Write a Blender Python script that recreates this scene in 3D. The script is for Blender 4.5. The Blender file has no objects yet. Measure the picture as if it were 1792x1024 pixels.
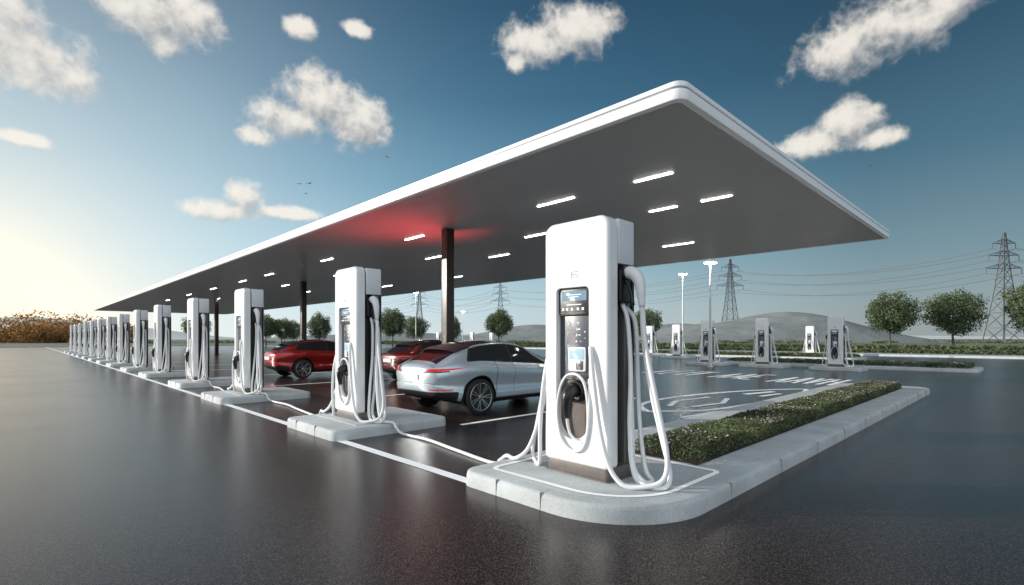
import bpy, math, random
import numpy as np
from mathutils import Vector, Matrix, Euler
random.seed(7); rng=np.random.default_rng(11)
scene=bpy.context.scene
COL=scene.collection
R=math.radians

# ------------------------------------------------------------------ helpers
def nodes_of(m):
    m.use_nodes=True
    return m.node_tree.nodes, m.node_tree.links
def mat(name,col,rough=0.5,metal=0.0,spec=0.5,noise=None,bump=None,emit=None,coat=0.0):
    m=bpy.data.materials.new(name); N,L=nodes_of(m)
    b=N['Principled BSDF']
    b.inputs['Base Color'].default_value=(*col,1); b.inputs['Roughness'].default_value=rough
    b.inputs['Metallic'].default_value=metal; b.inputs['Specular IOR Level'].default_value=spec
    b.inputs['Coat Weight'].default_value=coat; b.inputs['Coat Roughness'].default_value=0.04
    if emit:
        b.inputs['Emission Color'].default_value=(*emit[0],1); b.inputs['Emission Strength'].default_value=emit[1]
    tc=N.new('ShaderNodeTexCoord')
    if noise:
        n=N.new('ShaderNodeTexNoise'); n.inputs['Scale'].default_value=noise[0]; n.inputs['Detail'].default_value=5
        n.inputs['Roughness'].default_value=0.65
        L.new(tc.outputs['Object'],n.inputs['Vector'])
        r=N.new('ShaderNodeValToRGB'); a=noise[1]
        r.color_ramp.elements[0].position=0.3; r.color_ramp.elements[1].position=0.7
        r.color_ramp.elements[0].color=(*[c*(1-a) for c in col],1); r.color_ramp.elements[1].color=(*[min(1,c*(1+a)) for c in col],1)
        L.new(n.outputs['Fac'],r.inputs['Fac']); L.new(r.outputs['Color'],b.inputs['Base Color'])
    if bump:
        n2=N.new('ShaderNodeTexNoise'); n2.inputs['Scale'].default_value=bump[0]; n2.inputs['Detail'].default_value=3
        L.new(tc.outputs['Object'],n2.inputs['Vector'])
        bp=N.new('ShaderNodeBump'); bp.inputs['Strength'].default_value=bump[1]; bp.inputs['Distance'].default_value=bump[2]
        L.new(n2.outputs['Fac'],bp.inputs['Height']); L.new(bp.outputs['Normal'],b.inputs['Normal'])
    return m
def mobj(name,verts,faces,mats,parent=None,smooth=False,midx=None,loc=None,autos=None):
    me=bpy.data.meshes.new(name)
    me.from_pydata([tuple(v) for v in verts],[],[tuple(int(i) for i in f) for f in faces])
    if not isinstance(mats,(list,tuple)): mats=[mats]
    for m in mats: me.materials.append(m)
    if midx is not None: me.polygons.foreach_set('material_index',np.asarray(midx,dtype=np.int32))
    if smooth or autos:
        me.polygons.foreach_set('use_smooth',[True]*len(me.polygons))
    if autos: me.set_sharp_from_angle(angle=R(autos))
    me.update()
    o=bpy.data.objects.new(name,me); COL.objects.link(o)
    if parent: o.parent=parent
    if loc is not None: o.location=loc
    return o
def quads_obj(name,V,mats,parent=None,midx=None,nv=4):
    V=np.asarray(V,dtype=np.float32); n=len(V)//nv
    me=bpy.data.meshes.new(name)
    me.vertices.add(len(V)); me.vertices.foreach_set('co',V.ravel())
    me.loops.add(len(V)); me.loops.foreach_set('vertex_index',np.arange(len(V),dtype=np.int32))
    me.polygons.add(n); me.polygons.foreach_set('loop_start',np.arange(0,len(V),nv,dtype=np.int32))
    me.polygons.foreach_set('loop_total',np.full(n,nv,dtype=np.int32))
    if not isinstance(mats,(list,tuple)): mats=[mats]
    for m in mats: me.materials.append(m)
    if midx is not None: me.polygons.foreach_set('material_index',np.asarray(midx,dtype=np.int32))
    me.update(calc_edges=True); me.validate()
    o=bpy.data.objects.new(name,me); COL.objects.link(o)
    if parent: o.parent=parent
    return o
def tag(o,label=None,cat=None,group=None,kind=None):
    if label: o['label']=label
    if cat: o['category']=cat
    if group: o['group']=group
    if kind: o['kind']=kind
    return o
def empty(name,loc=(0,0,0),label=None,cat=None,group=None):
    o=bpy.data.objects.new(name,None); COL.objects.link(o); o.location=loc; o.empty_display_size=0.2
    tag(o,label,cat,group); return o
def copy_tree(o,loc,rotz=None,scale=None):
    n=o.copy(); COL.objects.link(n); n.location=loc
    if rotz is not None: n.rotation_euler=(0,0,rotz)
    if scale: n.scale=scale if isinstance(scale,tuple) else (scale,)*3
    for c in list(o.children):
        k=c.copy(); COL.objects.link(k); k.parent=n
        for g in list(c.children):
            h=g.copy(); COL.objects.link(h); h.parent=k
    return n
def rr(x0,x1,y0,y1,r,n=6):
    if not isinstance(r,(list,tuple)): r=[r]*4
    pts=[]
    C=[(x0+r[0],y0+r[0],180,r[0]),(x1-r[1],y0+r[1],270,r[1]),(x1-r[2],y1-r[2],0,r[2]),(x0+r[3],y1-r[3],90,r[3])]
    for cx,cy,a0,rad in C:
        for i in range(n+1):
            a=R(a0+90*i/n); pts.append((cx+rad*math.cos(a),cy+rad*math.sin(a)))
    return pts
def loft(loops,cap0=True,cap1=True,closed=True):
    V=[];F=[];n=len(loops[0])
    for l in loops: V+=list(l)
    for k in range(len(loops)-1):
        for i in range(n if closed else n-1):
            j=(i+1)%n
            F.append((k*n+i,k*n+j,(k+1)*n+j,(k+1)*n+i))
    if cap0: F.append(tuple(reversed(range(n))))
    if cap1: F.append(tuple(range((len(loops)-1)*n,len(loops)*n)))
    return V,F
def join(parts):
    V=[];F=[];M=[]
    for p in parts:
        v,f=p[0],p[1]; m=p[2] if len(p)>2 else 0
        o=len(V); V+=list(v); F+=[tuple(i+o for i in q) for q in f]; M+=[m]*len(f)
    return V,F,M
def rbox(x0,x1,y0,y1,z0,z1,b=0.01,r=None,axis='z',n=4):
    lo={'z':(x0,x1,y0,y1,z0,z1),'x':(y0,y1,z0,z1,x0,x1),'y':(z0,z1,x0,x1,y0,y1)}[axis]
    a0,a1,b0,b1,c0,c1=lo
    if r is None: r=b*1.5
    def mp(p,c):
        if axis=='z': return (p[0],p[1],c)
        if axis=='x': return (c,p[0],p[1])
        return (p[1],c,p[0])
    L=[]
    for t in (0,45,90):
        s=b*(1-math.sin(R(t))); L.append([mp(p,c0+b*(1-math.cos(R(t)))) for p in rr(a0+s,a1-s,b0+s,b1-s,max(r-s,0.001),n)])
    for t in (90,45,0):
        s=b*(1-math.sin(R(t))); L.append([mp(p,c1-b*(1-math.cos(R(t)))) for p in rr(a0+s,a1-s,b0+s,b1-s,max(r-s,0.001),n)])
    return loft(L)
def cyl(p0,p1,r0,r1=None,n=16,caps=True):
    p0=Vector(p0);p1=Vector(p1); r1=r0 if r1 is None else r1
    d=(p1-p0).normalized(); a=d.orthogonal().normalized(); b=d.cross(a)
    L=[]
    for p,r in((p0,r0),(p1,r1)):
        L.append([tuple(p+a*r*math.cos(2*math.pi*i/n)+b*r*math.sin(2*math.pi*i/n)) for i in range(n)])
    return loft(L,caps,caps)
def lathe(prof,center,axis='z',n=32):
    L=[]
    for r,h in prof:
        ring=[]
        for i in range(n):
            a=2*math.pi*i/n
            if axis=='z': ring.append((center[0]+r*math.cos(a),center[1]+r*math.sin(a),center[2]+h))
            else: ring.append((center[0]+r*math.cos(a),center[1]+h,center[2]+r*math.sin(a)))
        L.append(ring)
    return loft(L,True,True)
def catmull(P,seg=8):
    P=[np.array(p,float) for p in P]; P=[2*P[0]-P[1]]+P+[2*P[-1]-P[-2]]; out=[]
    for i in range(1,len(P)-2):
        for s in range(seg):
            t=s/seg
            out.append(0.5*((2*P[i])+(-P[i-1]+P[i+1])*t+(2*P[i-1]-5*P[i]+4*P[i+1]-P[i+2])*t*t+(-P[i-1]+3*P[i]-3*P[i+1]+P[i+2])*t**3))
    out.append(P[-2]); return out
def tube(P,r,n=10,seg=8,smoothpath=True):
    Q=catmull(P,seg) if smoothpath else [np.array(p,float) for p in P]
    rs=r if isinstance(r,(list,tuple)) else None
    L=[];up=None
    for i,q in enumerate(Q):
        t=Q[min(i+1,len(Q)-1)]-Q[max(i-1,0)]; t=Vector(t).normalized()
        if up is None: up=t.orthogonal().normalized()
        up=(up-t*up.dot(t)).normalized(); b=t.cross(up)
        rad=r if rs is None else float(np.interp(i/(len(Q)-1),np.linspace(0,1,len(rs)),rs))
        L.append([tuple(Vector(q)+up*rad*math.cos(2*math.pi*k/n)+b*rad*math.sin(2*math.pi*k/n)) for k in range(n)])
    return loft(L)

# ------------------------------------------------------------------ materials
M_white=mat('white_coated_metal',(0.86,0.87,0.88),0.25,coat=0.4,noise=(3,0.02))
M_cap=mat('pale_grey_metal',(0.76,0.79,0.82),0.28,coat=0.3,noise=(4,0.02))
M_dark=mat('dark_plastic',(0.012,0.013,0.016),0.35,noise=(20,0.2))
M_fin=mat('taupe_grey_metal',(0.20,0.185,0.17),0.4,0.3,noise=(12,0.1))
M_taupe=mat('taupe_panel',(0.12,0.10,0.09),0.35,noise=(8,0.08))
M_panel=mat('slate_panel',(0.055,0.065,0.085),0.3,noise=(8,0.06))
M_plinth=mat('plinth_grey',(0.15,0.13,0.12),0.5,noise=(10,0.2))
M_screen=mat('screen_lit',(0.1,0.14,0.18),0.08,emit=((0.35,0.55,0.7),0.45))
M_card=mat('card_reader_glass',(0.35,0.5,0.58),0.1,emit=((0.4,0.7,0.85),0.25))
M_ink=mat('pale_print',(0.75,0.8,0.82),0.5,emit=((0.7,0.85,0.95),0.3))
M_print=mat('grey_print',(0.26,0.29,0.32),0.5)
M_cable=mat('white_cable_rubber',(0.84,0.85,0.86),0.38,noise=(6,0.03))
M_black=mat('black_rubber',(0.012,0.012,0.013),0.55)
M_red=mat('red_lens',(0.45,0.01,0.01),0.15,emit=((1,0.03,0.015),0.30))

def concrete(name,col):
    m=mat(name,col,0.75,bump=(60,0.22,0.003)); N,L=nodes_of(m); b=N['Principled BSDF']
    tc=N.new('ShaderNodeTexCoord')
    n1=N.new('ShaderNodeTexNoise'); n1.inputs['Scale'].default_value=1.6; n1.inputs['Detail'].default_value=8; n1.inputs['Roughness'].default_value=.7
    n2=N.new('ShaderNodeTexNoise'); n2.inputs['Scale'].default_value=70; n2.inputs['Detail'].default_value=3
    for n in(n1,n2): L.new(tc.outputs['Object'],n.inputs['Vector'])
    r1=N.new('ShaderNodeValToRGB'); r1.color_ramp.elements[0].position=.3; r1.color_ramp.elements[1].position=.7
    r1.color_ramp.elements[0].color=(*[c*.74 for c in col],1); r1.color_ramp.elements[1].color=(*[c*1.08 for c in col],1)
    r2=N.new('ShaderNodeValToRGB'); r2.color_ramp.elements[0].position=.3; r2.color_ramp.elements[1].position=.55
    r2.color_ramp.elements[0].color=(.80,.80,.80,1); r2.color_ramp.elements[1].color=(1,1,1,1)
    mx=N.new('ShaderNodeMix'); mx.data_type='RGBA'; mx.blend_type='MULTIPLY'; mx.inputs[0].default_value=1
    L.new(n1.outputs['Fac'],r1.inputs['Fac']); L.new(n2.outputs['Fac'],r2.inputs['Fac'])
    L.new(r1.outputs['Color'],mx.inputs[6]); L.new(r2.outputs['Color'],mx.inputs[7]); L.new(mx.outputs[2],b.inputs['Base Color'])
    return m
M_kerb=concrete('kerb_concrete',(0.62,0.66,0.67))
M_walk=concrete('walk_concrete',(0.5,0.5,0.49))
def asphalt():
    m=bpy.data.materials.new('asphalt'); N,L=nodes_of(m); b=N['Principled BSDF']
    tc=N.new('ShaderNodeTexCoord')
    def noi(s,d,r=.6):
        n=N.new('ShaderNodeTexNoise'); n.inputs['Scale'].default_value=s; n.inputs['Detail'].default_value=d; n.inputs['Roughness'].default_value=r
        L.new(tc.outputs['Object'],n.inputs['Vector']); return n
    big=noi(.35,3); fine=noi(100,2,.6)
    r=N.new('ShaderNodeValToRGB'); r.color_ramp.elements[0].position=.3; r.color_ramp.elements[1].position=.75
    r.color_ramp.elements[0].color=(.0145,.011,.0105,1); r.color_ramp.elements[1].color=(.020,.016,.0155,1)
    L.new(big.outputs['Fac'],r.inputs['Fac'])
    r2=N.new('ShaderNodeValToRGB'); r2.color_ramp.elements[0].position=.42; r2.color_ramp.elements[1].position=.72
    r2.color_ramp.elements[0].color=(.5,.5,.5,1); r2.color_ramp.elements[1].color=(7,6.6,6.4,1)
    L.new(fine.outputs['Fac'],r2.inputs['Fac'])
    mx=N.new('ShaderNodeMix'); mx.data_type='RGBA'; mx.blend_type='MULTIPLY'; mx.inputs[0].default_value=1
    L.new(r.outputs['Color'],mx.inputs[6]); L.new(r2.outputs['Color'],mx.inputs[7]); L.new(mx.outputs[2],b.inputs['Base Color'])
    mr=N.new('ShaderNodeMapRange'); mr.inputs[1].default_value=.3; mr.inputs[2].default_value=.7; mr.inputs[3].default_value=.22; mr.inputs[4].default_value=.25
    L.new(big.outputs['Fac'],mr.inputs[0]); L.new(mr.outputs[0],b.inputs['Roughness'])
    b.inputs['Specular IOR Level'].default_value=.30
    bp=N.new('ShaderNodeBump'); bp.inputs['Strength'].default_value=.6; bp.inputs['Distance'].default_value=.0018
    L.new(fine.outputs['Fac'],bp.inputs['Height'])
    L.new(bp.outputs['Normal'],b.inputs['Normal'])
    return m
M_asph=asphalt()
M_paint_glow=mat('road_paint_glow',(0.94,0.96,0.98),0.6,noise=(9,0.04),bump=(120,0.2,0.001),emit=((.9,.95,1),.16))  # faint glow added to the paint so shaded markings still read white
M_grass=mat('field_grass',(0.17,0.175,0.12),0.9,noise=(0.15,0.35),bump=(3,0.5,0.05))
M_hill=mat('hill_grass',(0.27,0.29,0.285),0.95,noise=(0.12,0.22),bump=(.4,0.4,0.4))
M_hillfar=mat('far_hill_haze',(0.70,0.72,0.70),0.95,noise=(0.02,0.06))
M_soil=mat('soil',(0.05,0.04,0.03),0.9,noise=(20,0.4))

def leafmat(name,col,var=0.5,trans=0.25):
    m=bpy.data.materials.new(name); N,L=nodes_of(m); b=N['Principled BSDF']
    tc=N.new('ShaderNodeTexCoord'); n=N.new('ShaderNodeTexNoise'); n.inputs['Scale'].default_value=1.3; n.inputs['Detail'].default_value=4
    L.new(tc.outputs['Object'],n.inputs['Vector'])
    r=N.new('ShaderNodeValToRGB'); r.color_ramp.elements[0].position=.3; r.color_ramp.elements[1].position=.7
    r.color_ramp.elements[0].color=(*[c*(1-var) for c in col],1); r.color_ramp.elements[1].color=(*[c*(1+var) for c in col],1)
    L.new(n.outputs['Fac'],r.inputs['Fac']); L.new(r.outputs['Color'],b.inputs['Base Color'])
    b.inputs['Roughness'].default_value=.65; b.inputs['Specular IOR Level'].default_value=.3
    t=N.new('ShaderNodeBsdfTranslucent'); L.new(r.outputs['Color'],t.inputs['Color'])
    ms=N.new('ShaderNodeMixShader'); ms.inputs[0].default_value=trans
    L.new(b.outputs[0],ms.inputs[1]); L.new(t.outputs[0],ms.inputs[2]); L.new(ms.outputs[0],N['Material Output'].inputs['Surface'])
    return m
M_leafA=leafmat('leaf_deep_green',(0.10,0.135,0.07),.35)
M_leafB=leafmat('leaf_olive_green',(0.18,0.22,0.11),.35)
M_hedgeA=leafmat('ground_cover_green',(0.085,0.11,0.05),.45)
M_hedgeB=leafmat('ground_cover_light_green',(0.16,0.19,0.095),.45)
M_sunleaf=leafmat('sunlit_shrub_leaf',(0.46,0.24,0.08),0.35,0.5)  # orange low-sun light is put into the shrub leaf colours
M_sunleaf_dark=leafmat('sunlit_shrub_leaf_dark',(0.22,0.16,0.07),0.35,0.5)
M_bark=mat('bark',(0.12,0.10,0.08),0.9,noise=(8,0.4),bump=(30,0.6,0.02))
M_petalW=mat('white_petal',(0.8,0.77,0.79),0.6)
M_petalP=mat('mauve_petal',(0.55,0.36,0.5),0.6)

# ------------------------------------------------------------------ ground
def sheet(name,poly,z,m,**k):
    return mobj(name,[(x,y,z) for x,y in poly],[tuple(range(len(poly)))],m)
g=sheet('ground',[(-3000,-3000),(3500,-3000),(3500,3500),(-3000,3500)],0.0,M_grass); tag(g,'grassy field reaching the horizon','ground',kind='structure')
a=sheet('road',[(-90,-60),(50,-60),(50,112),(-90,112)],0.004,M_asph); tag(a,'smooth dark damp asphalt forecourt','road',kind='structure')
def kerbslab(name,x0,x1,y0,y1,r,h=.15,m=M_kerb,band=.17,label='pale concrete kerb island',n=8):
    L=[]
    def lp(s,z):
        rr_=[max(q-s,.01) for q in (r if isinstance(r,(list,tuple)) else [r]*4)]
        return [(p[0],p[1],z) for p in rr(x0+s,x1-s,y0+s,y1-s,rr_,n)]
    L=[lp(0,-.02),lp(.006,h-.045),lp(.014,h-.018),lp(.028,h-.005),lp(.05,h)]
    if band: L+=[lp(band,h),lp(band+.003,h-.006),lp(band+.007,h-.006),lp(band+.010,h-.001)]
    V,F=loft(L,False,True)
    o=mobj(name,V,F,m,autos=35); tag(o,label,'pavement',kind='structure'); return o
kerbslab('pavement',3.15,17.3,1.9,4.0,[.9,.35,.35,.18],label='long rounded concrete kerb island carrying a charger and planting',n=18)
jv=[]
M_mortar=mat('mortar',(0.3,0.3,0.29),.9)
for y in (3.45,2.9): jv.append(rbox(3.1485,3.325,y,y+.004,.0,.1503,.0008))
for x in (4.6,5.9,7.2,8.5,9.8,11.1,12.4,13.7,15.0,16.3): jv.append(rbox(x,x+.004,1.8985,2.07,.0,.1503,.0008))
V,F,_=join(jv); j=mobj('pavement_joint',V,F,M_mortar); tag(j,'narrow mortar joints in the kerb','pavement',kind='structure')
def ringstrip(name,a,b,z,m,label,cat='road marking'):
    n=len(a); V=[(p[0],p[1],z) for p in a]+[(p[0],p[1],z) for p in b]
    F=[(i,(i+1)%n,n+(i+1)%n,n+i) for i in range(n)]
    o=mobj(name,V,F,m); tag(o,label,cat,kind='structure'); return o
ringstrip('painted_line',rr(3.38,4.93,2.12,3.82,[.66,.10,.12,.12],12),rr(3.43,4.88,2.17,3.77,[.61,.05,.08,.08],12),.1535,mat('white_paint_glow',(1,1,1),.5,noise=(8,.01),emit=((1,1,1),.15)),'white painted outline on the charger island')  # outline paint given a slight added glow to look brighter

ROW=[3.035,7.73,13.2,18.0,23.4,28.2,33.4,38.1,42.9,47.7,52.6,57.4,62.4,67.2]
for i,y in enumerate(ROW[1:]):
    x0=3.15 if i<2 else 3.34
    kerbslab('pavement',x0,5.15,y-.95,y+.9,.16,band=.0,label='small concrete charger island with chamfered kerb',n=5)
    V,F=rbox(x0+.45,4.95,y-.72,y+.68,.148,.158,.004); o=mobj('pavement',V,F,M_kerb,autos=35); tag(o,'raised concrete pad under the charger','pavement',kind='structure')
    V,F,_=join([rbox(x0-.0015,x0+.45,y-.3,y-.296,0,.1503,.0008),rbox(x0-.0015,x0+.45,y+.4,y+.404,0,.1503,.0008),rbox(4.2,4.204,y-.9515,y-.7,0,.1503,.0008)]); o=mobj('pavement_joint',V,F,M_mortar); tag(o,'narrow mortar joints in the kerb','pavement',kind='structure')
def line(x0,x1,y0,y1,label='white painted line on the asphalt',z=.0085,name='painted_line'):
    o=sheet(name,[(x0,y0),(x1,y0),(x1,y1),(x0,y1)],z,M_paint_glow); tag(o,label,'road marking',kind='structure')
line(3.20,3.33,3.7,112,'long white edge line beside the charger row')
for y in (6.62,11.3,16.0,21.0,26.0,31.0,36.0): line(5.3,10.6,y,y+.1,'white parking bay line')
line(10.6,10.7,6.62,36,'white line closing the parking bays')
def strip(Q,w,z):
    V=[];F=[]
    Q=[np.array(q,float) for q in Q]
    for i,q in enumerate(Q):
        t=Q[min(i+1,len(Q)-1)]-Q[max(i-1,0)]; t=t/np.linalg.norm(t); nn=np.array([-t[1],t[0]])
        V+=[(q[0]+nn[0]*w/2,q[1]+nn[1]*w/2,z),(q[0]-nn[0]*w/2,q[1]-nn[1]*w/2,z)]
    for i in range(len(Q)-1): F.append((2*i,2*i+1,2*i+3,2*i+2))
    return V,F
def sym(pts,w,z=.0085): return strip(catmull(pts,8),w,z)
parts=[sym([(8.9,5.35),(9.8,6.0),(11.6,6.15),(13.8,5.7),(15.4,5.0),(15.9,4.5),(14.4,4.25),(12.0,4.30),(9.9,4.6),(8.9,5.35)],.14),
       strip([(9.9,5.4),(10.8,5.72),(12.1,5.55)],.12,.0125), strip([(10.1,5.0),(11.2,4.82),(12.1,5.1)],.12,.0165),
       strip([(13.4,5.2),(14.6,4.9)],.18,.0125),strip([(13.2,4.75),(14.2,4.6)],.12,.0125),
       strip([(8.6,4.45),(10.8,4.2),(12.6,4.12)],.09,.0205)]
V,F,_=join(parts); o=mobj('painted_symbol',V,F,M_paint_glow); tag(o,'white painted car outline symbol in a bay','road marking',kind='structure')
GLY={'A':[[(0,0),(.5,1)],[(.5,1),(1,0)],[(.2,.38),(.8,.38)]],'E':[[(1,1),(0,1)],[(0,1),(0,0)],[(0,0),(1,0)],[(0,.5),(.8,.5)]],'V':[[(0,1),(.5,0)],[(.5,0),(1,1)]],'H':[[(0,0),(0,1)],[(1,0),(1,1)],[(0,.5),(1,.5)]],'.':[[(.4,0),(.6,0)]]}
def lettering(s,xc,yc,wd,ht,gap,sw):
    tot=len(s)*(wd+gap)-gap; P_=[]; k=0
    for i,ch in enumerate(s):
        if ch==' ': continue
        y0=yc+tot/2-i*(wd+gap)
        for st in GLY[ch]:
            horiz=abs(st[0][1]-st[1][1])<.01
            P_.append(strip([(xc+v*ht,y0-u*wd) for u,v in st],sw*(2.2 if horiz else 1),.0085+.002*(k%4))); k+=1
    V,F,_=join(P_); o=mobj('painted_lettering',V,F,M_paint_glow); tag(o,'white painted bay lettering on asphalt','road marking',kind='structure')
lettering('A.E EV',18.7,10.4,.24,2.7,.13,.11)
lettering('AAE',18.4,7.75,.36,2.7,.20,.13)
lettering('AAVH',17.9,5.35,.32,2.7,.18,.13)

kerbslab('pavement',28.6,31.6,1.6,12.5,.6,label='distant kerbed planting island')
kerbslab('pavement',50,54,-40,112,.2,label='pale perimeter footpath',m=M_kerb,band=0)
kerbslab('pavement',-90,50,110,112.5,.2,label='far kerb at the end of the forecourt',m=M_walk,band=0)
kerbslab('pavement',39,42,8,26,.6,label='distant kerbed planting island')

# ------------------------------------------------------------------ foliage
def leaves(C,size,flat=0.0,up=0.0):
    n=len(C); a=rng.normal(size=(n,3)); a[:,2]*=(1-flat); a[:,2]+=up; a/=np.linalg.norm(a,axis=1)[:,None]
    b=rng.normal(size=(n,3)); b-=a*(a*b).sum(1)[:,None]; b/=np.linalg.norm(b,axis=1)[:,None]
    s=(size*rng.uniform(.6,1.4,n))[:,None]
    V=np.stack([C-a*s, C+b*s*.45, C+a*s, C-b*s*.45],1)
    return V.reshape(-1,3)
def hedge(name,x0,x1,y0,y1,z0,h,n,size,label,mats=(M_hedgeA,M_hedgeB)):
    X=rng.uniform(x0,x1,n);Y=rng.uniform(y0,y1,n)
    e=np.minimum(np.minimum(X-x0,x1-X),np.minimum(Y-y0,y1-Y)); e=np.clip(e/(h*.6),0,1)
    bump=.84+.10*np.sin(X*3.1+Y*2.3)*np.sin(Y*5.7+X*1.3)+.08*np.sin(X*9.7+1)*np.sin(Y*11.3+X*7)
    top=h*np.sqrt(e*(2-e))*bump+.02
    Z=z0+top*rng.uniform(0,1,n)**.35
    C=np.stack([X,Y,Z],1)
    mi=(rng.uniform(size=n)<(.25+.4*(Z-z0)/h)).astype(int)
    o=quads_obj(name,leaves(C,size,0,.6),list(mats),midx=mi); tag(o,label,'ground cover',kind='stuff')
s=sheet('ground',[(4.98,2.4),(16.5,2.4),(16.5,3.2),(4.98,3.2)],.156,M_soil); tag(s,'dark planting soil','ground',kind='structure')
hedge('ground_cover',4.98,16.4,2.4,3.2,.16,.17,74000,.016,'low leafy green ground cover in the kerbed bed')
def flowers(name,x0,x1,y0,y1,z0,h,n,r,label):
    X=rng.uniform(x0,x1,n);Y=rng.uniform(y0,y1,n)
    cl=np.sin(X*2.7+3)*np.sin(Y*4+X)+rng.normal(size=n)*.5; k=cl>.1; X=X[k];Y=Y[k]; m=len(X)
    Z=z0+h*rng.uniform(.75,1.08,m); V=[];mi=[]
    for x,y,z in zip(X,Y,Z):
        q=random.random()<.45; rad=r*random.uniform(.6,1.2)
        for pth in range(3):
            ax,ay,az=random.uniform(-.01,.01),random.uniform(-.01,.01),random.uniform(-.008,.008)
            ta=random.uniform(0,6.28); tx=random.uniform(-.6,.6); ty=random.uniform(-.6,.6)
            for c in range(4):
                a_=ta+c*math.pi/2; dx,dy=rad*math.cos(a_),rad*math.sin(a_)
                V.append((x+ax+dx,y+ay+dy,z+az+dx*tx+dy*ty))
            mi.extend([1 if q else 0])
    o=quads_obj(name,V,[M_petalW,M_petalP],midx=mi); tag(o,label,'flowers',kind='stuff')
flowers('flower',5.05,16.3,2.42,3.15,.16,.18,1900,.010,'small white and mauve blossoms in the ground cover')
hedge('ground_cover',28.9,31.3,1.9,12.2,.15,.16,12000,.06,'low green planting in the distant island')
flowers('flower',28.9,31.3,2.0,12,.15,.2,300,.035,'scattered pale blossoms in distant bed')
hedge('ground_cover',39.3,41.7,8.4,25.6,.15,.22,9000,.09,'low green planting in the distant island')
hedge('hedge',57,58.6,-40,110,0,.45,20000,.15,'long low boundary hedge')
hedge('hedge',69,71,-50,130,0,.7,16000,.22,'second long boundary hedge')

def make_tree(seed,h=8.0,cr=3.3,n=9500,ls=.16):
    rs=np.random.default_rng(seed); rd=random.Random(seed)
    t=empty('tree')
    th=h*.20; cz=h*.58
    parts=[tube([(0,0,-.1),(.05,.02,th*.6),(rd.uniform(-.1,.1),rd.uniform(-.1,.1),th*1.2),(0,0,h*.55)],[.20,.15,.12,.05],8,5)]
    blobs=[]
    for k in range(46):
        zz=1-2*(k+.5)/46; ph=k*2.39996+rd.uniform(-.3,.3); rad=rd.uniform(.50,.86)
        q=math.sqrt(1-zz*zz)
        e=(cr*rad*q*math.cos(ph),cr*rad*q*math.sin(ph),cz+(h*.42)*rad*zz)
        blobs.append((e,cr*rd.uniform(.20,.34)))
        if k%4==0: parts.append(tube([(0,0,th*rd.uniform(1.0,1.6)),(e[0]*.4,e[1]*.4,(th+e[2])*.5),e],[.07,.045,.015],6,4))
    blobs.append(((0,0,cz),cr*.55)); blobs.append(((0,0,cz+.8),cr*.45))
    V,F,_=join(parts); mobj('trunk',V,F,M_bark,parent=t,smooth=True)
    C=[];tot=sum(r for _,r in blobs)
    for (c,r) in blobs:
        m_=int(n*r/tot)
        d=rs.normal(size=(m_,3)); d/=np.linalg.norm(d,axis=1)[:,None]
        rad=r*(rs.uniform(size=m_)**.4)*(1+.16*rs.normal(size=m_))
        C.append(np.array(c)+d*rad[:,None])
    C=np.concatenate(C); C=C[C[:,2]>h*.17]
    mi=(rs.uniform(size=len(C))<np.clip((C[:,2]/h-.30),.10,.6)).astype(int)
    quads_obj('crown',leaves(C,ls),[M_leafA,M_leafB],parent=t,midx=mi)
    return t
def kind_tree(t,lab,grp='young trees along the field edge'): tag(t,lab,'tree',grp)
T1=make_tree(1,8.6,3.5); T2=make_tree(2,8.8,3.9); T3=make_tree(5,8.9,3.4)
TL='round-crowned deciduous tree standing in grass'
T1.location=(92.3,14.9,0); T2.location=(98.9,8.4,0); T3.location=(99.5,-.4,0)
for t in(T1,T2,T3): kind_tree(t,TL)
T3.scale=(1.12,)*3
def cam2w(d,lat): return (.6972*d+.7169*lat, .7169*d-.6972*lat)
def at(d,r): return cam2w(d,r*d)
trees=[(-.484,96,.9),(-.453,100,.8),(-.378,98,.9),(-.235,92,1.05),(-.189,105,.9),(-.118,112,.9),(-.026,92,1.02),(.263,90,1.0),(-.43,120,.8),(.2,130,.7),(-.62,90,.8)]
for i,(r,d,s_) in enumerate(trees):
    x,y=at(d,r); k=copy_tree((T1,T2,T3)[i%3],(x,y,0),rotz=i*1.3,scale=s_*.80); kind_tree(k,TL)

C=[]
for i in range(70):
    r_=random.uniform(-1.25,-.76); d=random.uniform(150,200); x,y=at(d,r_)
    rad=random.choice((2.2,3,4,5,6.5))*random.uniform(.8,1.2); n=int(60*rad+120)
    dd=rng.normal(size=(n,3)); dd/=np.linalg.norm(dd,axis=1)[:,None]
    p=np.array([x,y,rad*.55])+dd*rad*(rng.uniform(size=n)**.4)[:,None]*np.array([1.1,1.1,.85]); C.append(p[p[:,2]>0])
C=np.concatenate(C); o=quads_obj('shrub_belt',leaves(C,.5),[M_sunleaf,M_sunleaf_dark],midx=(rng.uniform(size=len(C))<.4).astype(int)); tag(o,'far belt of sunlit golden shrubs','shrubs',kind='stuff')
C=[]
for i in range(110):
    r_=random.uniform(-.76,1.3); d=random.uniform(135,170); x,y=at(d,r_)
    rad=random.uniform(.6,1.3); n=90
    dd=rng.normal(size=(n,3)); dd/=np.linalg.norm(dd,axis=1)[:,None]
    p=np.array([x,y,rad*.3])+dd*rad*(rng.uniform(size=n)**.4)[:,None]*np.array([2.2,2.2,.6]); C.append(p[p[:,2]>0])
C=np.concatenate(C); o=quads_obj('shrub_belt',leaves(C,.3),[M_leafA,M_leafB],midx=(rng.uniform(size=len(C))<.5).astype(int)); tag(o,'low scrub scattered across the field','shrubs',kind='stuff')

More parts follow.
